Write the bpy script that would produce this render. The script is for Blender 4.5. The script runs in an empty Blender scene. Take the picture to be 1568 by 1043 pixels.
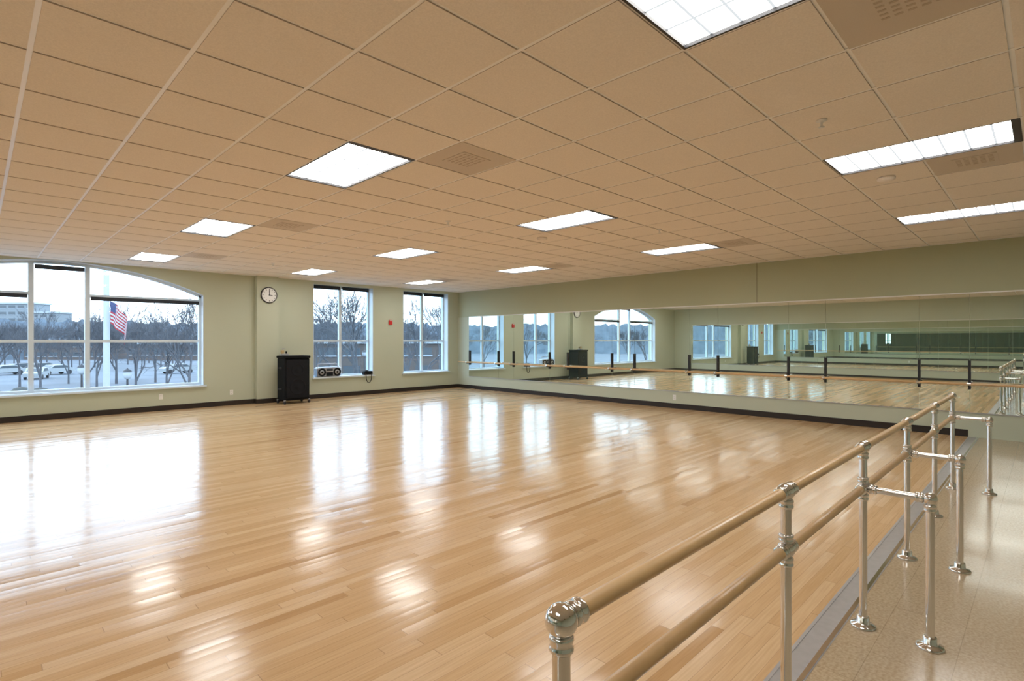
import bpy, math, random
from mathutils import Vector, Matrix
random.seed(7)
scene=bpy.context.scene
PI=math.pi
# ---------------- room constants (metres) ----------------
H=3.05; XR=10.95; XL=-3.2; YB=13.4; YF=-3.0
CAMZ=1.5
T=0.615; GX=2.05; GY=3.83
# ---------------- materials ----------------
def newmat(name):
    m=bpy.data.materials.new(name); m.use_nodes=True
    nt=m.node_tree; b=nt.nodes['Principled BSDF']
    return m,nt,b
def mat(name,col,rough=0.5,metal=0.0,var=0.06,scale=8.0,spec=0.5,coat=0.0,bump=0.0,bscale=200):
    m,nt,b=newmat(name)
    N=nt.nodes; L=nt.links
    tc=N.new('ShaderNodeTexCoord'); no=N.new('ShaderNodeTexNoise'); no.inputs['Scale'].default_value=scale
    no.inputs['Detail'].default_value=3
    L.new(tc.outputs['Object'],no.inputs['Vector'])
    mx=N.new('ShaderNodeMix'); mx.data_type='RGBA'
    mx.inputs[6].default_value=(*[c*(1-var) for c in col],1)
    mx.inputs[7].default_value=(*[min(1,c*(1+var)) for c in col],1)
    L.new(no.outputs['Fac'],mx.inputs[0]); L.new(mx.outputs[2],b.inputs['Base Color'])
    b.inputs['Roughness'].default_value=rough; b.inputs['Metallic'].default_value=metal
    b.inputs['Specular IOR Level'].default_value=spec
    b.inputs['Coat Weight'].default_value=coat
    if bump>0:
        n2=N.new('ShaderNodeTexNoise'); n2.inputs['Scale'].default_value=bscale
        L.new(tc.outputs['Object'],n2.inputs['Vector'])
        bp=N.new('ShaderNodeBump'); bp.inputs['Strength'].default_value=bump; bp.inputs['Distance'].default_value=0.004
        L.new(n2.outputs['Fac'],bp.inputs['Height']); L.new(bp.outputs[0],b.inputs['Normal'])
    return m
def math_node(nt,op,a,b=None):
    n=nt.nodes.new('ShaderNodeMath'); n.operation=op
    for i,v in enumerate((a,b)):
        if v is None: continue
        if isinstance(v,(int,float)): n.inputs[i].default_value=v
        else: nt.links.new(v,n.inputs[i])
    return n.outputs[0]
def wood_floor():
    m,nt,b=newmat('maple_strip_floor'); N=nt.nodes; L=nt.links
    tc=N.new('ShaderNodeTexCoord'); sp=N.new('ShaderNodeSeparateXYZ'); L.new(tc.outputs['Object'],sp.inputs[0])
    W=0.066; LEN=1.5
    yr=math_node(nt,'DIVIDE',sp.outputs[1],W); row=math_node(nt,'FLOOR',yr); fy=math_node(nt,'FRACT',yr)
    wn=N.new('ShaderNodeTexWhiteNoise'); wn.noise_dimensions='1D'; L.new(row,wn.inputs['W'])
    xs=math_node(nt,'ADD',math_node(nt,'DIVIDE',sp.outputs[0],LEN),math_node(nt,'MULTIPLY',wn.outputs['Value'],7.3))
    cell=math_node(nt,'FLOOR',xs); fx=math_node(nt,'FRACT',xs)
    cb=N.new('ShaderNodeCombineXYZ'); L.new(row,cb.inputs[0]); L.new(cell,cb.inputs[1])
    w2=N.new('ShaderNodeTexWhiteNoise'); w2.noise_dimensions='2D'; L.new(cb.outputs[0],w2.inputs['Vector'])
    cr=N.new('ShaderNodeValToRGB'); L.new(w2.outputs['Value'],cr.inputs[0])
    e=cr.color_ramp.elements
    e[0].position=0.0; e[0].color=(0.51,0.30,0.14,1)
    e[1].position=1.0; e[1].color=(0.70,0.48,0.275,1)
    x=e.new(0.07); x.color=(0.605,0.385,0.195,1)
    x=e.new(0.6); x.color=(0.655,0.43,0.23,1)
    mp=N.new('ShaderNodeMapping'); mp.inputs['Scale'].default_value=(2.5,60,1); L.new(tc.outputs['Object'],mp.inputs[0])
    gn=N.new('ShaderNodeTexNoise'); gn.inputs['Scale'].default_value=1.5; gn.inputs['Detail'].default_value=4; L.new(mp.outputs[0],gn.inputs['Vector'])
    mx=N.new('ShaderNodeMix'); mx.data_type='RGBA'; mx.blend_type='MULTIPLY'; mx.inputs[0].default_value=1
    gr=N.new('ShaderNodeValToRGB'); gr.color_ramp.elements[0].color=(0.87,0.84,0.79,1); gr.color_ramp.elements[1].color=(1,1,1,1)
    gr.color_ramp.elements[0].position=0.3; gr.color_ramp.elements[1].position=0.65
    L.new(gn.outputs['Fac'],gr.inputs[0]); L.new(cr.outputs[0],mx.inputs[6]); L.new(gr.outputs[0],mx.inputs[7])
    g1=math_node(nt,'LESS_THAN',fy,0.03); g2=math_node(nt,'LESS_THAN',fx,0.0025)
    g=math_node(nt,'MAXIMUM',g1,g2)
    m2=N.new('ShaderNodeMix'); m2.data_type='RGBA'; L.new(math_node(nt,'MULTIPLY',g,0.55),m2.inputs[0])
    L.new(mx.outputs[2],m2.inputs[6]); m2.inputs[7].default_value=(0.22,0.12,0.06,1)
    L.new(m2.outputs[2],b.inputs['Base Color'])
    rn=N.new('ShaderNodeTexNoise'); rn.inputs['Scale'].default_value=1.3; L.new(tc.outputs['Object'],rn.inputs['Vector'])
    r=math_node(nt,'ADD',math_node(nt,'MULTIPLY',rn.outputs['Fac'],0.06),math_node(nt,'MULTIPLY',w2.outputs['Value'],0.10))
    L.new(math_node(nt,'ADD',r,0.09),b.inputs['Roughness'])
    b.inputs['IOR'].default_value=1.45
    b.inputs['Specular IOR Level'].default_value=0.5
    # every strip lies at a very slightly different tilt -> broken-up reflections
    sc=N.new('ShaderNodeSeparateColor'); L.new(w2.outputs['Color'],sc.inputs[0])
    cn=N.new('ShaderNodeCombineXYZ')
    L.new(math_node(nt,'MULTIPLY',math_node(nt,'SUBTRACT',sc.outputs[0],0.5),0.008),cn.inputs[0])
    crown=math_node(nt,'MULTIPLY',math_node(nt,'SUBTRACT',fy,0.5),0.020)
    L.new(math_node(nt,'ADD',crown,math_node(nt,'MULTIPLY',math_node(nt,'SUBTRACT',sc.outputs[1],0.5),0.030)),cn.inputs[1])
    cn.inputs[2].default_value=1.0
    nv=N.new('ShaderNodeVectorMath'); nv.operation='NORMALIZE'; L.new(cn.outputs[0],nv.inputs[0]); L.new(nv.outputs[0],b.inputs['Normal'])
    return m
def vinyl_floor():
    m,nt,b=newmat('vinyl_tile'); N=nt.nodes; L=nt.links
    tc=N.new('ShaderNodeTexCoord')
    v=N.new('ShaderNodeTexNoise'); v.inputs['Scale'].default_value=70; v.inputs['Detail'].default_value=5; L.new(tc.outputs['Object'],v.inputs['Vector'])
    cr=N.new('ShaderNodeValToRGB'); L.new(v.outputs['Fac'],cr.inputs[0])
    cr.color_ramp.elements[0].position=0.35; cr.color_ramp.elements[0].color=(0.40,0.30,0.185,1)
    cr.color_ramp.elements[1].position=0.62; cr.color_ramp.elements[1].color=(0.54,0.43,0.29,1)
    br=N.new('ShaderNodeTexBrick'); br.offset=0; br.inputs['Scale'].default_value=1; br.inputs['Brick Width'].default_value=0.305; br.inputs['Row Height'].default_value=0.305
    br.inputs['Mortar Size'].default_value=0.0018; br.inputs['Color1'].default_value=(1,1,1,1); br.inputs['Color2'].default_value=(0.93,0.93,0.93,1); br.inputs['Mortar'].default_value=(0.70,0.68,0.65,1)
    L.new(tc.outputs['Object'],br.inputs['Vector'])
    mx=N.new('ShaderNodeMix'); mx.data_type='RGBA'; mx.blend_type='MULTIPLY'; mx.inputs[0].default_value=1
    L.new(cr.outputs[0],mx.inputs[6]); L.new(br.outputs['Color'],mx.inputs[7]); L.new(mx.outputs[2],b.inputs['Base Color'])
    b.inputs['Roughness'].default_value=0.18; b.inputs['Coat Weight'].default_value=0.15; b.inputs['Coat Roughness'].default_value=0.08
    return m
def lens_mat():
    m=bpy.data.materials.new('troffer_lens'); m.use_nodes=True; nt=m.node_tree; N=nt.nodes; L=nt.links
    for n in list(N): N.remove(n)
    out=N.new('ShaderNodeOutputMaterial'); em=N.new('ShaderNodeEmission'); L.new(em.outputs[0],out.inputs[0])
    tc=N.new('ShaderNodeTexCoord')
    br=N.new('ShaderNodeTexBrick'); br.offset=0; br.inputs['Scale'].default_value=1; br.inputs['Brick Width'].default_value=T/3; br.inputs['Row Height'].default_value=T/4
    br.inputs['Mortar Size'].default_value=0.009; br.inputs['Mortar Smooth'].default_value=0.3
    br.inputs['Color1'].default_value=(1,0.97,0.90,1); br.inputs['Color2'].default_value=(1,0.97,0.90,1); br.inputs['Mortar'].default_value=(0.052,0.055,0.057,1)
    L.new(tc.outputs['Object'],br.inputs['Vector']); L.new(br.outputs['Color'],em.inputs[0])
    em.inputs[1].default_value=LENS
    return m
def glass_mat():
    m=bpy.data.materials.new('window_glass'); m.use_nodes=True; nt=m.node_tree; N=nt.nodes; L=nt.links
    for n in list(N): N.remove(n)
    out=N.new('ShaderNodeOutputMaterial'); t=N.new('ShaderNodeBsdfTransparent'); g=N.new('ShaderNodeBsdfGlossy')
    t.inputs[0].default_value=(0.90,0.97,1.0,1); g.inputs['Roughness'].default_value=0.02
    mx=N.new('ShaderNodeMixShader'); mx.inputs[0].default_value=0.05
    L.new(t.outputs[0],mx.inputs[1]); L.new(g.outputs[0],mx.inputs[2]); L.new(mx.outputs[0],out.inputs[0])
    return m
def mirror_mat():
    m=bpy.data.materials.new('mirror_silver'); m.use_nodes=True; nt=m.node_tree; N=nt.nodes; L=nt.links
    for n in list(N): N.remove(n)
    out=N.new('ShaderNodeOutputMaterial'); t=N.new('ShaderNodeBsdfDiffuse'); g=N.new('ShaderNodeBsdfGlossy')
    tc=N.new('ShaderNodeTexCoord'); no=N.new('ShaderNodeTexNoise'); no.inputs['Scale'].default_value=0.8; L.new(tc.outputs['Object'],no.inputs['Vector'])
    cr=N.new('ShaderNodeValToRGB'); L.new(no.outputs['Fac'],cr.inputs[0])
    cr.color_ramp.elements[0].color=(0.84,0.92,0.88,1); cr.color_ramp.elements[1].color=(0.87,0.94,0.90,1); L.new(cr.outputs[0],g.inputs[0])
    t.inputs[0].default_value=(0.22,0.31,0.24,1); g.inputs['Roughness'].default_value=0.0  # diffuse green haze painted in for the deepest mirror-in-mirror reflections
    mx=N.new('ShaderNodeMixShader'); mx.inputs[0].default_value=0.09
    L.new(g.outputs[0],mx.inputs[1]); L.new(t.outputs[0],mx.inputs[2]); L.new(mx.outputs[0],out.inputs[0])
    return m
LENS=9.0
M={}
M['wood']=wood_floor(); M['vinyl']=vinyl_floor(); M['lens']=lens_mat(); M['glass']=glass_mat()
M['wall']=mat('sage_paint',(0.485,0.525,0.405),0.75,var=0.02,scale=2,bump=0.1)
M['olive']=mat('olive_paint',(0.40,0.42,0.27),0.7,var=0.02,scale=2,bump=0.1)
M['tile']=mat('ceiling_tile',(0.86,0.79,0.71),0.95,var=0.14,scale=110,spec=0.1,bump=0.3,bscale=300)
M['tedge_shade']=mat('ceiling_tile_edge_shade',(0.50,0.42,0.35),0.95)  # tile sides darkened: shadow along the grid lines painted into the colour
M['tbar']=mat('ceiling_grid_metal',(0.95,0.94,0.93),0.3,var=0.02,spec=0.8)
M['deck']=mat('plenum_deck',(0.12,0.10,0.08),0.9)
M['black']=mat('black_rubber_base',(0.020,0.014,0.012),0.6,spec=0.3)
M['dark']=mat('dark_metal',(0.02,0.02,0.024),0.5,spec=0.3)
M['blind']=mat('navy_blind',(0.010,0.015,0.025),0.6)
M['frame']=mat('white_window_frame',(0.62,0.73,0.82),0.4,var=0.02)
M['chrome']=mat('chrome',(0.72,0.71,0.70),0.08,1.0,var=0.03)
M['rail']=mat('maple_rail',(0.62,0.39,0.175),0.3,var=0.14,scale=14,coat=0.15)
M['mirror']=mirror_mat()
M['strip']=mat('aluminium_threshold',(0.42,0.42,0.44),0.38,0.55,var=0.15,scale=20)
M['white']=mat('white_plastic',(0.8,0.8,0.78),0.4)
M['vent']=mat('vent_tan_metal',(0.60,0.52,0.43),0.6,var=0.12,scale=250)
M['ventd']=mat('vent_slot_dark',(0.46,0.37,0.28),0.7)
M['red']=mat('red_plastic',(0.55,0.02,0.02),0.4)
M['cab']=mat('speaker_vinyl',(0.005,0.006,0.008),0.8,var=0.2,scale=120,spec=0.12)
M['grille']=mat('speaker_grille',(0.008,0.009,0.012),0.7,0.0,var=0.4,scale=260,spec=0.12)
M['silver']=mat('silver_plastic',(0.42,0.43,0.46),0.3,0.5)
M['tan']=mat('tan_plastic',(0.45,0.33,0.16),0.5)
# ---------------- mesh builder ----------------
class B:
    def __init__(s): s.v=[]; s.f=[]; s.m=[]; s.sm=[]; s.mats=[]
    def mi(s,k):
        if k not in s.mats: s.mats.append(k)
        return s.mats.index(k)
    def add(s,vs,fs,k,smooth=False):
        o=len(s.v); s.v+= [tuple(v) for v in vs]
        i=s.mi(k)
        for f in fs: s.f.append([a+o for a in f]); s.m.append(i); s.sm.append(smooth)
    def box(s,x0,x1,y0,y1,z0,z1,k,kside=None):
        vs=[(x0,y0,z0),(x1,y0,z0),(x1,y1,z0),(x0,y1,z0),(x0,y0,z1),(x1,y0,z1),(x1,y1,z1),(x0,y1,z1)]
        s.add(vs,[(0,3,2,1),(4,5,6,7)],k); s.add(vs,[(0,1,5,4),(1,2,6,5),(2,3,7,6),(3,0,4,7)],kside or k)
    def bbox(s,x0,x1,y0,y1,z0,z1,k,c=0.01):
        def ring(x0,x1,y0,y1,z,c): return [(x0+c,y0,z),(x1-c,y0,z),(x1,y0+c,z),(x1,y1-c,z),(x1-c,y1,z),(x0+c,y1,z),(x0,y1-c,z),(x0,y0+c,z)]
        rs=[ring(x0+c,x1-c,y0+c,y1-c,z0,c),ring(x0,x1,y0,y1,z0+c,c),ring(x0,x1,y0,y1,z1-c,c),ring(x0+c,x1-c,y0+c,y1-c,z1,c)]
        vs=[p for r in rs for p in r]; fs=[tuple(range(7,-1,-1)),tuple(range(24,32))]
        for r in range(3):
            for i in range(8):
                j=(i+1)%8; fs.append((r*8+i,r*8+j,r*8+8+j,r*8+8+i))
        s.add(vs,fs,k)
    def cyl(s,p0,p1,r0,k,r1=None,n=16,cap=True,smooth=True):
        if r1 is None: r1=r0
        p0=Vector(p0); p1=Vector(p1); d=(p1-p0).normalized()
        a=Vector((0,0,1)) if abs(d.z)<0.9 else Vector((1,0,0))
        u=d.cross(a).normalized(); w=d.cross(u)
        vs=[]
        for p,r in ((p0,r0),(p1,r1)):
            for i in range(n):
                t=2*PI*i/n; vs.append(p+u*math.cos(t)*r+w*math.sin(t)*r)
        s.add(vs,[(i,(i+1)%n,n+(i+1)%n,n+i) for i in range(n)],k,smooth)
        if cap:
            s.add(vs[:n],[tuple(range(n-1,-1,-1))],k); s.add(vs[n:],[tuple(range(n))],k)
    def lathe(s,o,ax,prof,k,n=20,smooth=True):
        o=Vector(o); d=Vector(ax).normalized()
        a=Vector((0,0,1)) if abs(d.z)<0.9 else Vector((1,0,0))
        u=d.cross(a).normalized(); w=d.cross(u); vs=[]
        for r,h in prof:
            for i in range(n):
                t=2*PI*i/n; vs.append(o+d*h+(u*math.cos(t)+w*math.sin(t))*max(r,1e-5))
        fs=[]
        for j in range(len(prof)-1):
            for i in range(n):
                fs.append((j*n+i,j*n+(i+1)%n,(j+1)*n+(i+1)%n,(j+1)*n+i))
        s.add(vs,fs,k,smooth)
    def sph(s,c,r,k,n=16,sz=1.0):
        prof=[(r*math.sin(PI*i/n),-r*math.cos(PI*i/n)*sz) for i in range(n+1)]
        s.lathe(c,(0,0,1),prof,k,n=20)
    def tube(s,pts,r,k,n=8):
        for a,b in zip(pts[:-1],pts[1:]): s.cyl(a,b,r,k,n=n,cap=False)
    def obj(s,name,loc=(0,0,0),rot=0,parent=None):
        me=bpy.data.meshes.new(name); me.from_pydata(s.v,[],s.f)
        for k in s.mats: me.materials.append(M[k])
        me.polygons.foreach_set('material_index',s.m); me.polygons.foreach_set('use_smooth',s.sm); me.update()
        o=bpy.data.objects.new(name,me); scene.collection.objects.link(o)
        o.location=loc; o.rotation_euler=(0,0,rot)
        if parent: o.parent=parent
        return o
def inst(o,name,loc,rot=0,sc=1,parent=None):
    n=bpy.data.objects.new(name,o.data); scene.collection.objects.link(n); n.location=loc; n.rotation_euler=(0,0,rot); n.scale=(sc,sc,sc)
    if parent: n.parent=parent
    return n
# ---------------- floor ----------------
b=B(); b.box(XL,XR,0.89,YB,-0.15,0,'wood'); b.obj('floor')
b=B(); b.box(XL,XR,YF,0.76,-0.15,0,'vinyl'); b.obj('floor_vinyl')
b=B(); b.box(XL,XR,0.76,0.89,-0.15,0.001,'strip')
b.box(XL,XR,0.765,0.785,0.001,0.006,'chrome'); b.box(XL,XR,0.872,0.885,0.001,0.004,'strip'); b.obj('trim_1')
# ---------------- walls ----------------
WT=0.35
W1=(6.16,7.89,0.53,2.96); W2=(8.88,10.55,0.53,2.96)
AX0,AX1,AZ=-1.25,3.62,0.50; AC=(AX0+AX1)/2
def arch(x): return 3.035-(x-AC)**2/11.4
b=B(); y0,y1=YB,YB+WT; ZT=3.3
b.box(XL-0.2,AX0,y0,y1,-0.15,ZT,'wall')
b.box(AX0,AX1,y0,y1,-0.15,AZ,'wall')
b.box(AX1,W1[0],y0,y1,-0.15,ZT,'wall')
b.box(W1[0],W1[1],y0,y1,-0.15,W1[2],'wall'); b.box(W1[0],W1[1],y0,y1,W1[3],ZT,'wall')
b.box(W1[1],W2[0],y0,y1,-0.15,ZT,'wall')
b.box(W2[0],W2[1],y0,y1,-0.15,W2[2],'wall'); b.box(W2[0],W2[1],y0,y1,W2[3],ZT,'wall')
b.box(W2[1],XR+0.2,y0,y1,-0.15,ZT,'wall')
n=32
for i in range(n):
    xa=AX0+(AX1-AX0)*i/n; xb=AX0+(AX1-AX0)*(i+1)/n
    za,zb=arch(xa),arch(xb)
    vs=[(xa,y0,za),(xb,y0,zb),(xb,y0,ZT),(xa,y0,ZT),(xa,y1,za),(xb,y1,zb),(xb,y1,ZT),(xa,y1,ZT)]
    b.add(vs,[(0,1,2,3),(7,6,5,4),(0,4,5,1)],'wall')
b.box(4.72,5.22,YB-0.14,YB,0,H,'wall')
b.obj('wall_back')
b=B(); b.box(XR,XR+0.2,YF-0.2,YB,-0.15,0.385,'wall'); b.box(XR,XR+0.2,YF-0.2,YB,0.385,2.23,'wall'); b.box(XR,XR+0.2,YF-0.2,YB,2.23,ZT,'olive')
b.box(XR-0.003,XR,4.086,4.094,2.25,H,'deck')
b.obj('wall_right')
b=B(); b.box(XL-0.2,XL,YF-0.2,YB,-0.15,ZT,'wall'); b.obj('wall_left')
b=B(); b.box(XL,XR,YF-0.2,YF,-0.15,ZT,'wall'); b.obj('wall_front')
# baseboards
b=B()
b.box(XL,4.72,YB-0.012,YB,0,0.11,'black'); b.box(4.708,5.232,YB-0.152,YB-0.14,0,0.11,'black'); b.box(4.708,4.72,YB-0.14,YB,0,0.11,'black'); b.box(5.22,5.232,YB-0.14,YB,0,0.11,'black')
b.box(5.232,XR,YB-0.012,YB,0,0.11,'black'); b.obj('baseboard_back')
b=B(); b.box(XR-0.012,XR,0.89,YB-0.012,0,0.11,'black'); b.obj('baseboard_right')
b=B(); b.box(XL,XL+0.012,0.89,YB-0.012,0,0.11,'black'); b.obj('baseboard_left')
# ---------------- windows ----------------
def rect_window(name,x0,x1,z0,z1):
    b=B(); ya,yb=YB+0.20,YB+0.27; fw=0.05
    b.box(x0,x0+fw,ya,yb,z0,z1,'frame'); b.box(x1-fw,x1,ya,yb,z0,z1,'frame')
    b.box(x0+fw,x1-fw,ya,yb,z0,z0+fw,'frame'); b.box(x0+fw,x1-fw,ya,yb,z1-fw,z1,'frame')
    xm=(x0+x1)/2-0.02
    b.box(xm-0.035,xm+0.035,ya,yb,z0+fw,z1-fw,'frame')
    for a,c in ((x0+fw,xm-0.035),(xm+0.035,x1-fw)):
        b.box(a,c,ya+0.005,yb,1.46,1.51,'frame')
        b.box(a,c,ya+0.03,ya+0.035,z0+fw,z1-fw,'glass')
        for i in range(5):
            b.box(a+0.01,c-0.01,ya-0.07,ya-0.01,z1-0.10+i*0.018,z1-0.088+i*0.018,'blind')
        b.box(a+0.01,c-0.01,ya-0.06,ya-0.02,z1-0.10,z1-0.008,'blind')
    b.box(x0,x0+0.012,YB,ya,z0+0.03,z1,'frame'); b.box(x1-0.012,x1,YB,ya,z0+0.03,z1,'frame')
    b.box(x0-0.04,x1+0.04,YB-0.06,YB,z0-0.02,z0+0.0,'frame'); b.box(x0,x1,YB-0.06,ya,z0,z0+0.02,'frame')
    return b.obj(name)
rect_window('window_2',*W1); rect_window('window_3',*W2)
b=B(); ya,yb=YB+0.14,YB+0.22; fw=0.06
b.box(AX0,AX0+fw,ya,yb,AZ,arch(AX0)-0.0,'frame'); b.box(AX1-fw,AX1,ya,yb,AZ,arch(AX1),'frame')
b.box(AX0+fw,AX1-fw,ya,yb,AZ,AZ+fw,'frame')
def archstrip(x0,x1,d0,d1,ya,yb,k,n=30):
    for i in range(n):
        xa=x0+(x1-x0)*i/n; xb=x0+(x1-x0)*(i+1)/n
        za,zb=arch(xa),arch(xb)
        vs=[(xa,ya,za-d1),(xb,ya,zb-d1),(xb,ya,zb-d0),(xa,ya,za-d0),(xa,yb,za-d1),(xb,yb,zb-d1),(xb,yb,zb-d0),(xa,yb,za-d0)]
        b.add(vs,[(0,1,2,3),(7,6,5,4),(0,4,5,1),(3,2,6,7)],k)
archstrip(AX0,AX1,0,0.06,ya,yb,'frame')
archstrip(AX0,AX1,0.0,0.012,YB-0.01,ya,'frame')
b.box(AX1-0.012,AX1,YB-0.01,ya,AZ,arch(AX1)-0.01,'frame'); b.box(AX0,AX0+0.012,YB-0.01,ya,AZ,arch(AX0)-0.01,'frame')
m1,m2=0.74,1.58
for x in (m1,m2): b.box(x-0.04,x+0.04,ya-0.01,yb,AZ+fw,arch(x)-0.05,'frame')
segs=[(AX0+fw,m1-0.04),(m1+0.04,m2-0.04),(m2+0.04,AX1-fw)]
for i,(a,c) in enumerate(segs):
    b.box(a,c,ya,yb,1.46,1.51,'frame')
    if i!=1:
        b.box(a,c,ya,yb,2.36,2.42,'frame'); 
        for q in range(4): b.box(a+0.01,c-0.01,ya-0.06,ya-0.005,2.30+q*0.018,2.312+q*0.018,'blind')
        b.box(a+0.01,c-0.01,ya-0.05,ya-0.01,2.30,2.375,'blind')
    else:
        b.box(a+0.01,c-0.01,ya-0.06,ya-0.005,2.86,2.94,'blind')
    nn=16
    for j in range(nn):
        xa=a+(c-a)*j/nn; xb=a+(c-a)*(j+1)/nn
        b.add([(xa,ya+0.04,AZ+fw),(xb,ya+0.04,AZ+fw),(xb,ya+0.04,arch(xb)-0.05),(xa,ya+0.04,arch(xa)-0.05)],[(0,1,2,3)],'glass')
b.box(AX0-0.05,AX1+0.05,YB-0.06,YB,AZ-0.035,AZ,'frame'); b.box(AX0,AX1,YB,ya,AZ,AZ+0.012,'frame')
b.obj('window_1')
# ---------------- ceiling ----------------
lights=[]; vents=[]
cols=[GX-5*T,GX,GX+5*T,GX+10*T]; rows=[GY-12*T+0*T,GY-6*T,GY,GY+6*T,GY+12*T]
occ=set()
def cell(x,y): return (round((x-GX)/T),round((y-GY)/T))
for x in cols:
    for y in rows:
        lights.append((x,y)); c=cell(x,y); occ.add(c); occ.add((c[0],c[1]+1))
for y in (GY-6*T,): 
    vents.append((GX+T,y)); vents.append((GX+6*T,y))
for y in (GY,GY+6*T,GY+12*T):
    vents.append((GX+T,y-T)); vents.append((GX+10*T,y-T))
for v in vents: occ.add(cell(*v))
b=B()
b.box(XL,XR,YF,YB,H+0.12,H+0.2,'deck')
i0=math.floor((XL-GX)/T); i1=math.ceil((XR-GX)/T); j0=math.floor((YF-GY)/T); j1=math.ceil((YB-GY)/T)
g=0.012
for i in range(i0,i1):
    for j in range(j0,j1):
        if (i,j) in occ: continue
        xa=max(GX+i*T+g,XL); xb=min(GX+(i+1)*T-g,XR); yb_=max(GY+j*T+g,YF); yc=min(GY+(j+1)*T-g,YB)
        if xb-xa<0.03 or yc-yb_<0.03: continue
        b.box(xa,xb,yb_,yc,H-0.008,H+0.01,'tile','tedge_shade')
for i in range(i0,i1+1):
    x=GX+i*T
    if x<XL or x>XR: continue
    b.box(x-0.0125,x+0.0125,YF,YB,H-0.005,H+0.03,'tbar')
light_mid=set()
for (x,y) in lights: c=cell(x,y); light_mid.add((c[0],c[1]+1))
for j in range(j0,j1+1):
    y=GY+j*T
    if y<YF or y>YB: continue
    for i in range(i0,i1):
        if (i,j) in light_mid: continue
        xa=max(GX+i*T,XL); xb=min(GX+(i+1)*T,XR)
        b.box(xa,xb,y-0.0125,y+0.0125,H-0.0005,H+0.03,'tbar')
b.obj('ceiling')
b=B(); b.box(XL,XR,YB-0.02,YB,H-0.015,H-0.010,'tbar'); b.box(XR-0.02,XR,YF,YB-0.02,H-0.015,H-0.010,'tbar'); b.obj('trim_2')
# light fixtures
b=B(); e=0.015; e2=0.035
b.box(e,T-e,e+e2,2*T-e,0.012,0.04,'lens')
b.box(0,T,0,e+e2,-0.006,0.03,'dark'); b.box(0,T,2*T-e,2*T,-0.006,0.03,'dark'); b.box(0,e,e+e2,2*T-e,-0.006,0.03,'dark'); b.box(T-e,T,e+e2,2*T-e,-0.006,0.03,'dark')
b.box(e,T-e,e,2*T-e,0.04,0.1,'white')
src=None
for k,(x,y) in enumerate(lights):
    if y<YF or x<XL: continue
    nm='ceiling_light' if src is None else 'ceiling_light.%03d'%k
    if src is None: src=b.obj(nm,(x,y,H)); 
    else: inst(src,nm,(x,y,H))
# vents
b=B(); b.box(0.008,T-0.008,0.008,T-0.008,-0.008,0.01,'vent')
b.box(0.16,T-0.16,0.16,T-0.16,-0.012,-0.008,'vent')
for i in range(6):
    for j in range(5):
        xx=0.19+i*0.042; yy=0.185+j*0.052
        b.box(xx,xx+0.016,yy,yy+0.034,-0.0135,-0.012,'ventd')
src=None
for k,(x,y) in enumerate(vents):
    if src is None: src=b.obj('air_vent',(x,y,H))
    else: inst(src,'air_vent.%03d'%k,(x,y,H))
def ceil_pt(u,v):
    d=(H-CAMZ)*822/(521-v); r=d*(u-784)/822
    return ((d+r)/2**.5,(d-r)/2**.5)
b=B(); b.lathe((0,0,0),(0,0,-1),[(0.0,0),(0.035,0),(0.035,0.004),(0.02,0.012),(0.008,0.014),(0.008,0.04),(0.0,0.04)],'white')
b.lathe((0,0,-0.045),(0,0,-1),[(0,0),(0.018,0),(0.02,0.003),(0,0.004)],'white'); b.box(-0.012,0.012,-0.002,0.002,-0.046,-0.014,'white')
src=None
for (u,v) in ((1258,182),(686,337),(418,402),(1010,350)):
    x,y=ceil_pt(u,v)
    if src is None: src=b.obj('sprinkler_head',(x,y,H-0.0095))
    else: inst(src,'sprinkler_head.001',(x,y,H-0.0095))
b=B(); b.lathe((0,0,0),(0,0,-1),[(0.0,0),(0.075,0),(0.075,0.018),(0.05,0.035),(0.02,0.04),(0.0,0.04)],'tile')
src=None
for (u,v) in ((1357,270),(830,363)):
    x,y=ceil_pt(u,v)
    if src is None: src=b.obj('smoke_detector',(x,y,H-0.0095))
    else: inst(src,'smoke_detector.001',(x,y,H-0.0095))
# ---------------- mirrors ----------------
seams=[]
for k in range(-2,7):
    for o in (0.87,1.50): 
        y=o+2.0*k
        if YF+0.3<y<12.75: seams.append(y)
ys=[YF+0.1]+seams+[12.85]
MZ0,MZ1=0.385,2.23
for name,xa,xb,s in (('wall_mirror',XR-0.012,XR-0.002,-1),('wall_mirror.001',XL+0.002,XL+0.012,1)):
    b=B()
    yy=ys if s==-1 else [YF+0.1]+seams+[12.5]
    for a,c in zip(yy[:-1],yy[1:]):
        b.box(xa,xb,a+0.0025,c-0.0025,MZ0,MZ1,'mirror')
    if s==-1:
        b.box(xa-0.006,xb,yy[0],yy[-1],MZ1,MZ1+0.02,'white'); b.box(xa-0.004,xb,yy[0],yy[-1],MZ0-0.014,MZ0,'silver')
    else:
        b.box(xa,xb+0.006,yy[0],yy[-1],MZ1,MZ1+0.02,'white'); b.box(xa,xb+0.004,yy[0],yy[-1],MZ0-0.014,MZ0,'silver')
    b.obj(name)
# wall barre
b=B(); rx=XR-0.15; rz=0.83
b.cyl((rx,YF+0.3,rz),(rx,13.2,rz),0.021,'rail')
for y in seams+[12.8]:
    b.box(XR-0.05,XR-0.013,y-0.016,y+0.016,0.74,1.19,'dark')
    b.cyl((XR-0.04,y,rz-0.03),(rx,y,rz-0.03),0.011,'dark',n=10)
    b.cyl((rx,y-0.025,rz),(rx,y+0.025,rz),0.026,'chrome')
b.obj('wall_ballet_barre')
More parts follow.
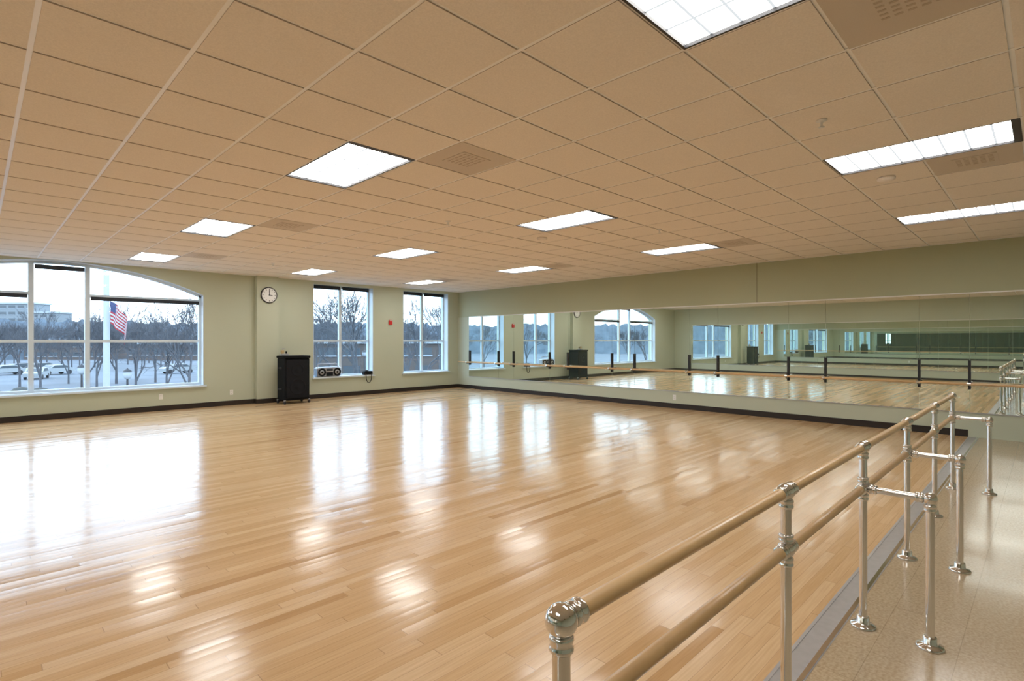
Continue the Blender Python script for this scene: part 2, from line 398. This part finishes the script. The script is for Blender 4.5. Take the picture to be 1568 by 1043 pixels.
# ---------------- freestanding barre ----------------
b=B(); BY=0.69; ZT_=0.94; ZL=0.725; pr=0.0185; rr=0.020
px=[0.83,2.13,3.30,4.54,5.80,7.0]
def flange(x,y):
    b.lathe((x,y,0),(0,0,1),[(0,0),(0.058,0),(0.060,0.004),(0.055,0.012),(0.034,0.018),(0.030,0.024),(0.029,0.05),(0.026,0.054),(0.0185,0.056)],'chrome',n=28)
def collar(c,ax,L=0.05,r=0.026):
    c=Vector(c); a=Vector(ax)
    b.lathe(c-a*L/2,ax,[(0.018,0),(r-0.003,0.0),(r,0.004),(r,0.010),(r-0.002,0.013),(r-0.002,L-0.013),(r,L-0.010),(r,L-0.004),(r-0.003,L),(0.018,L)],'chrome',n=24)
b.cyl((px[0],BY,ZT_),(px[-1],BY,ZT_),rr,'rail',n=24)
b.cyl((px[0],BY,ZL),(px[-1],BY,ZL),rr,'rail',n=24)
for i,x in enumerate(px):
    b.cyl((x,BY,0.0),(x,BY,ZT_),pr,'chrome',n=24); flange(x,BY)
    for z in (ZT_,ZL):
        b.sph((x,BY,z),0.034 if i in (0,5) else 0.031,'chrome')
        if i>0: collar((x-0.045,BY,z),(1,0,0),0.035,0.0265)
        if i<5: collar((x+0.045,BY,z),(1,0,0),0.035,0.0265)
        collar((x,BY,z-0.045),(0,0,1),0.035,0.0255)
    collar((x,BY,ZL+0.042),(0,0,1),0.03,0.0255)
for x in (3.30,4.54,7.0):
    yo=0.41
    b.cyl((x,BY,ZL),(x,yo,ZL),0.0165,'chrome',n=20); collar((x,BY-0.045,ZL),(0,1,0),0.035,0.024)
    b.cyl((x,yo,0),(x,yo,ZL),pr,'chrome',n=24); flange(x,yo)
    b.sph((x,yo,ZL),0.031,'chrome'); collar((x,yo+0.042,ZL),(0,1,0),0.035,0.025); collar((x,yo,ZL-0.045),(0,0,1),0.035,0.0255)
b.obj('ballet_barre')
# ---------------- loudspeaker ----------------
b=B()
x0,x1,ya,yb=-0.30,0.30,-0.225,0.225
b.bbox(x0,x1,ya,yb,0.09,1.08,'cab',0.018)
b.bbox(x0-0.015,x1+0.015,ya-0.02,yb+0.01,1.08,1.14,'cab',0.012)
b.bbox(x0+0.04,x1-0.04,ya-0.02,ya,0.14,1.04,'grille',0.008)
for z,r in ((0.40,0.19),(0.80,0.15)):
    b.lathe((0,ya-0.02,z),(0,-1,0),[(r,0),(r,0.006),(r-0.012,0.008),(r-0.02,0.003),(0.06,0.001),(0.05,0.006),(0,0.008)],'grille',n=32)
for x in (x0+0.01,x1-0.01):
    for y in (ya+0.02,yb-0.02):
        b.box(x-0.018,x+0.018,y-0.02,y+0.02,0.06,0.10,'silver')
        b.cyl((x-0.014,y,0.045),(x+0.014,y,0.045),0.045,'dark',n=20)
for z in (0.35,0.85):
    b.box(x0-0.012,x0,-0.06,0.06,z-0.02,z+0.02,'dark'); b.tube([(x0-0.005,-0.07,z),(x0-0.035,-0.06,z),(x0-0.035,0.06,z),(x0-0.005,0.07,z)],0.008,'dark')
b.obj('loudspeaker',(5.41,12.84,0))
b=B(); b.bbox(-0.09,0.09,-0.06,0.06,0,0.045,'silver',0.006); b.bbox(-0.075,-0.01,-0.04,0.04,0.045,0.13,'tan',0.008); b.cyl((0.05,0,0.045),(0.05,0,0.10),0.02,'cab',n=14); b.tube([(-0.04,0,0.13),(-0.04,0,0.17),(0.03,0,0.17)],0.006,'silver')
b.obj('microphone_receiver',(5.22,12.92,1.14))
# boombox
b=B()
b.bbox(-0.33,0.33,-0.11,0.11,0,0.25,'silver',0.03)
for x in (-0.21,0.21):
    b.lathe((x,-0.11,0.12),(0,-1,0),[(0.105,0),(0.105,0.014),(0.09,0.018),(0.082,0.006),(0.03,0.004),(0.025,0.014),(0,0.016)],'cab',n=28)
    b.lathe((x,-0.114,0.12),(0,-1,0),[(0.06,0),(0.055,0.008),(0.03,0.010)],'silver',n=24)
b.bbox(-0.095,0.095,-0.12,-0.10,0.02,0.12,'cab',0.005); b.bbox(-0.09,0.09,-0.118,-0.10,0.15,0.21,'blind',0.005)
b.tube([(-0.28,0,0.24),(-0.27,0,0.32),(-0.22,0,0.335),(0.22,0,0.335),(0.27,0,0.32),(0.28,0,0.24)],0.013,'silver',10)
for i in range(5): b.cyl((-0.07+i*0.035,-0.122,0.135),(-0.07+i*0.035,-0.11,0.135),0.008,'white',n=10)
b.obj('boombox',(6.58,YB+0.06,0.552))
# control box with hanging cable
b=B(); b.bbox(-0.13,0.13,-0.09,0.05,0,0.10,'cab',0.012); b.bbox(-0.10,0.0,-0.07,0.03,0.10,0.13,'dark',0.008)
pts=[(-0.10,-0.09,0.03)]
for i in range(13):
    t=i/12*PI; pts.append((-0.09+0.085*(1-math.cos(t)),-0.105,-0.22*math.sin(t)**0.8 if 0<i<12 else 0.0))
pts.append((0.08,-0.09,0.03)); b.tube(pts,0.011,'dark')
b.obj('control_box_with_cable',(7.72,YB+0.03,0.552))
# ---------------- clock, alarm, outlets ----------------
b=B(); 
b.lathe((0,0,0),(0,-1,0),[(0,0),(0.19,0),(0.195,0.01),(0.19,0.035),(0.175,0.04),(0.17,0.028),(0,0.028)],'dark',n=40)
b.lathe((0,0,0),(0,-1,0),[(0.172,0.029),(0,0.030)],'white',n=40)
for i in range(12):
    a=i*PI/6; r0,r1=(0.125,0.155)
    b.cyl((math.sin(a)*r0,-0.032,math.cos(a)*r0),(math.sin(a)*r1,-0.032,math.cos(a)*r1),0.006,'dark',n=6)
b.cyl((0,-0.035,0),(-0.0,-0.035,0.12),0.006,'dark',n=6); b.cyl((0,-0.035,0),(0.075,-0.035,-0.01),0.008,'dark',n=6); b.cyl((0,-0.03,0),(0,-0.04,0),0.014,'dark',n=12)
b.obj('wall_clock',(4.99,YB-0.14,2.59))
b=B(); b.bbox(-0.06,0.06,-0.045,0,-0.075,0.06,'red',0.01); b.cyl((0,-0.045,0.0),(0,-0.055,0.0),0.035,'red',n=20); b.box(-0.03,0.03,-0.05,-0.044,0.03,0.05,'white')
b.obj('fire_alarm_pull_station',(8.44,YB,2.03))
def outlet(name,loc,rot=0):
    b=B(); b.bbox(-0.036,0.036,-0.006,0,-0.058,0.058,'white',0.002)
    for z in (-0.025,0.025):
        b.bbox(-0.017,0.017,-0.009,-0.005,z-0.014,z+0.014,'white',0.002); b.box(-0.008,-0.005,-0.0095,-0.009,z-0.005,z+0.006,'dark'); b.box(0.005,0.008,-0.0095,-0.009,z-0.005,z+0.006,'dark')
    return b.obj(name,loc,rot)
outlet('power_outlet',(4.2,YB,0.30)); outlet('power_outlet.001',(2.8,YB,0.30)) 
outlet('power_outlet.002',(XR,5.86,0.24),-PI/2)
# ---------------- outdoors ----------------
GZ=-3.5
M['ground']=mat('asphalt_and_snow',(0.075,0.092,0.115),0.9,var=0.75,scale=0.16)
M['bark']=mat('grey_bark',(0.060,0.064,0.076),0.9)
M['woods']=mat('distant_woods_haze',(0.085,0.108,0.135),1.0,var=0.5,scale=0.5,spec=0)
M['bldg']=mat('concrete_panel',(0.15,0.175,0.195),0.8); M['brick']=mat('brick_wall',(0.075,0.06,0.056),0.9)
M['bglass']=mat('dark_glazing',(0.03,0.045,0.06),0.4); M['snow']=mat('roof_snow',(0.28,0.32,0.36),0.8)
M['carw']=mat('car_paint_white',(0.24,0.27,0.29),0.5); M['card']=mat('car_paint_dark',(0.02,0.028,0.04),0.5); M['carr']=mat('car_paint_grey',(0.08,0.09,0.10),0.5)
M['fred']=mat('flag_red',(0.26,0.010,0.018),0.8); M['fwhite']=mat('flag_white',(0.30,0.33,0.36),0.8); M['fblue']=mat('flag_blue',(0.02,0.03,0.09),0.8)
M['hedge']=mat('hedge_dark',(0.03,0.035,0.033),0.9,var=0.4,scale=3)
b=B(); b.box(-330,330,YB+1.5,330,GZ-0.3,GZ,'ground'); b.obj('ground')
def dirpt(u,d):
    r=d*(u-784)/822; return ((d+r)/2**.5,(d-r)/2**.5)
def tree_mesh(seed,h=9.5):
    rnd=random.Random(seed); b=B()
    def grow(p,d,L,r,lev):
        q=p+d*L; b.cyl(p,q,r,'bark',r1=r*0.68,n=5 if lev<3 else 3,cap=False)
        if lev>=6: return
        for i in range(3):
            a=rnd.uniform(0.25,0.75) if lev>0 else rnd.uniform(0.2,0.6)
            ax=Vector((rnd.uniform(-1,1),rnd.uniform(-1,1),rnd.uniform(-0.4,0.4))).normalized()
            nd=(Matrix.Rotation(a,3,ax)@d); nd.z+=0.10; nd.normalize()
            st=q if i<2 else p+d*L*rnd.uniform(0.5,0.9)
            grow(st,nd,L*rnd.uniform(0.66,0.88),max(r*0.62,0.012),lev+1)
    grow(Vector((0,0,0)),Vector((0,0,1)),h*0.20,h*0.012,0)
    return b
srcs=[]
rnd=random.Random(5); k=0
spots=[]
for u in range(-60,330,15): spots.append((u+rnd.uniform(-8,8),rnd.uniform(94,120)))
for u in range(470,700,12): spots.append((u+rnd.uniform(-6,6),rnd.uniform(88,112)))
spots+=[(148,56),(178,62),(208,42),(238,64),(255,46),(290,40),(308,60),(30,56),(105,62),(485,56),(512,48),(548,36),(566,54),(625,52),(646,38),(675,48),(-10,50)]
pts=[dirpt(u,d) for u,d in spots]
for a in range(84,156,3):
    d=rnd.uniform(60,95); t=math.radians(a+rnd.uniform(-1,1)); pts.append((d*math.cos(t),d*math.sin(t)))
for (x,y) in pts:
    nm='bare_tree' if k==0 else 'bare_tree.%03d'%k
    if k<4: srcs.append(tree_mesh(20+k).obj(nm,(x,y,GZ),rnd.uniform(0,6)))
    else: inst(srcs[k%4],nm,(x,y,GZ),rnd.uniform(0,6),rnd.uniform(0.95,1.35))
    k+=1
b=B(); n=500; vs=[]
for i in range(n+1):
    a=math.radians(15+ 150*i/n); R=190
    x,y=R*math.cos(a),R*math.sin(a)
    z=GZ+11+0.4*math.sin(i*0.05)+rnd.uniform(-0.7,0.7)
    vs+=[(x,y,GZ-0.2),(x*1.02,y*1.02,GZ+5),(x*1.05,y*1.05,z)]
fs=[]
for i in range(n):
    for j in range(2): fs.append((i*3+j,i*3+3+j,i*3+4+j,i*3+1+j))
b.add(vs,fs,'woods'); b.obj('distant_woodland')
def building(name,u,d,w,dep,h,rot=0,body='bldg',floors=2):
    b=B(); b.box(-w/2,w/2,0,dep,0,h,body); b.box(-w/2-0.3,w/2+0.3,-0.4,dep+0.3,h,h+0.5,'snow')
    fh=h/floors
    for f in range(floors):
        z=f*fh+fh*0.35; m=max(3,int(w/3)); 
        for i in range(m):
            xa=-w/2+w*(i+0.15)/m; b.box(xa,xa+w*0.7/m,-0.06,0,z,z+fh*0.42,'bglass')
            b.box(xa-0.1,xa+w*0.7/m+0.1,-0.12,-0.06,z-0.15,z,'snow')
    x,y=dirpt(u,d); return b.obj(name,(x,y,GZ),rot)
building('office_building',520,68,30,9,4.6,-0.6,'brick',2)
building('office_building.001',655,72,24,9,3.6,-0.6,'bldg',2)
building('office_building.002',250,135,18,12,4.0,-0.8,'brick',1)
building('high_rise_building',18,176,15,6,17,-0.8,'bldg',8)
building('high_rise_building.001',66,176,9,6,14,-0.8,'bldg',6)
building('office_building.003',100,140,22,10,5,-0.8,'brick',2)
def car(name,k,u,d,rot):
    b=B(); w=0.9
    prof=[(-2.2,0.35),(-2.25,0.8),(-1.9,0.95),(-1.2,1.0),(-0.6,1.42),(0.9,1.45),(1.7,1.0),(2.2,0.92),(2.25,0.4)]
    vs=[(x,-w,z) for x,z in prof]+[(x,w,z) for x,z in prof]; n=len(prof)
    b.add(vs,[(i,i+1,n+i+1,n+i) for i in range(n-1)]+[tuple(range(n-1,-1,-1)),tuple(range(n,2*n)),(n-1,0,n,2*n-1)],k)
    for s in (-1,1):
        y=s*(w+0.01)
        b.add([(-1.05,y,1.0),(-0.55,y,1.34),(0.85,y,1.36),(1.45,y,1.0)],[(0,1,2,3)],'bglass')
        for x in (-1.4,1.4): b.cyl((x,s*w*0.8,0.33),(x,s*(w+0.03),0.33),0.33,'dark',n=16)
    b.add([(-1.22,-0.75,1.02),(-1.22,0.75,1.02),(-0.66,0.7,1.40),(-0.66,-0.7,1.40)],[(0,1,2,3)],'bglass')
    x,y=dirpt(u,d); b.obj(name,(x,y,GZ),rot)
for i,(k_,u,d,r) in enumerate([('carw',8,78,0.3),('card',28,84,0.4),('carr',62,86,0.2),('carw',84,79,0.5),('carw',272,82,0.2),('carw',56,70,1.3)]):
    car('parked_car' if i==0 else 'parked_car.%03d'%i,k_,u,d,r)
b=B(); rn=random.Random(3)
for i in range(60):
    x=-3+i*0.55; y=58-0.35*i*0.55; r=rn.uniform(0.5,0.85)
    b.sph((x,y,GZ+r*0.7),r,'hedge',n=6)
b.obj('hedge')
# flagpole with flag
x,y=dirpt(163,30); b=B()
b.cyl((0,0,0),(0,0,11),0.17,'fwhite',r1=0.13,n=18); b.sph((0,0,11.15),0.2,'fwhite'); b.lathe((0,0,0),(0,0,1),[(0,0),(0.5,0),(0.5,0.2),(0.3,0.35),(0.17,0.4)],'bldg')
nx,nz=20,13
vs=[]
for i in range(nx+1):
    for j in range(nz+1):
        s=i/nx; t=j/nz
        xx=0.2+0.92*(1-(1-s)**1.5)+0.03*math.sin(9*s+t*2)
        zz=7.2-1.25*t-1.2*s**1.3
        yy=0.13*math.sin(10*s+1.5*t)*min(1,3*s)
        vs.append((xx,yy,zz))
for i in range(nx):
    for j in range(nz):
        k_='fblue' if (s:=i/nx)<0.2 and j<6 else ('fred' if j%2==0 else 'fwhite')
        a=i*(nz+1)+j; b.add([vs[a],vs[a+nz+1],vs[a+nz+2],vs[a+1]],[(0,1,2,3)],k_,True)
b.obj('flagpole',(x,y,GZ),-PI/4)
def lamp(name,u,d,h):
    x,y=dirpt(u,d); b=B()
    b.cyl((0,0,0),(0,0,h),0.09,'dark',r1=0.06,n=12); b.lathe((0,0,0),(0,0,1),[(0.2,0),(0.2,0.25),(0.1,0.4)],'dark')
    b.lathe((0,0,h),(0,0,1),[(0.06,0),(0.16,0.05),(0.22,0.12),(0.26,0.35),(0.22,0.52)],'fwhite'); b.lathe((0,0,h+0.5),(0,0,1),[(0.28,0),(0.2,0.12),(0.05,0.2),(0.0,0.3)],'dark')
    b.obj(name,(x,y,GZ))
lamp('street_lamp',195,36,2.4); lamp('street_lamp.001',125,38,2.6); lamp('street_lamp.002',558,60,3.2)
# ---------------- world ----------------
w=bpy.data.worlds.new('overcast_sky'); scene.world=w; w.use_nodes=True; nt=w.node_tree; N=nt.nodes; L=nt.links
bg=N['Background']; tc=N.new('ShaderNodeTexCoord'); sp=N.new('ShaderNodeSeparateXYZ'); L.new(tc.outputs['Generated'],sp.inputs[0])
cr=N.new('ShaderNodeValToRGB'); L.new(sp.outputs[2],cr.inputs[0])
e=cr.color_ramp.elements; e[0].position=0.0; e[0].color=(0.72,0.86,1.0,1); e[1].position=0.7; e[1].color=(0.54,0.74,1.0,1)
x=e.new(0.18); x.color=(0.64,0.82,1.0,1)
ns=N.new('ShaderNodeTexNoise'); ns.inputs['Scale'].default_value=3; L.new(tc.outputs['Generated'],ns.inputs['Vector'])
mx=N.new('ShaderNodeMix'); mx.data_type='RGBA'; L.new(math_node(nt,'MULTIPLY',ns.outputs['Fac'],0.2),mx.inputs[0]); L.new(cr.outputs[0],mx.inputs[6]); mx.inputs[7].default_value=(1,1,1,1)
L.new(mx.outputs[2],bg.inputs[0]); bg.inputs[1].default_value=3.8
def portal(nm,x0,x1,z0,z1,y):
    l=bpy.data.lights.new(nm,'AREA'); l.shape='RECTANGLE'; l.size=x1-x0; l.size_y=z1-z0; l.cycles.is_portal=True
    o=bpy.data.objects.new(nm,l); scene.collection.objects.link(o); o.location=((x0+x1)/2,y,(z0+z1)/2); o.rotation_euler=(-PI/2,0,0)
portal('sky_portal_1',AX0,AX1,AZ,3.05,YB+0.3); portal('sky_portal_2',W1[0],W1[1],W1[2],W1[3],YB+0.32); portal('sky_portal_3',W2[0],W2[1],W2[2],W2[3],YB+0.32)
# ---------------- camera ----------------
cam=bpy.data.cameras.new('camera'); co=bpy.data.objects.new('camera',cam); scene.collection.objects.link(co); scene.camera=co
cam.sensor_width=36; cam.lens=18.87; cam.clip_end=1000; cam.clip_start=0.05
co.location=(0,0,CAMZ); co.rotation_euler=(PI/2,0,-PI/4)
scene.view_settings.view_transform='Standard'; scene.view_settings.look='None'; scene.view_settings.exposure=0.64; scene.view_settings.gamma=1.12
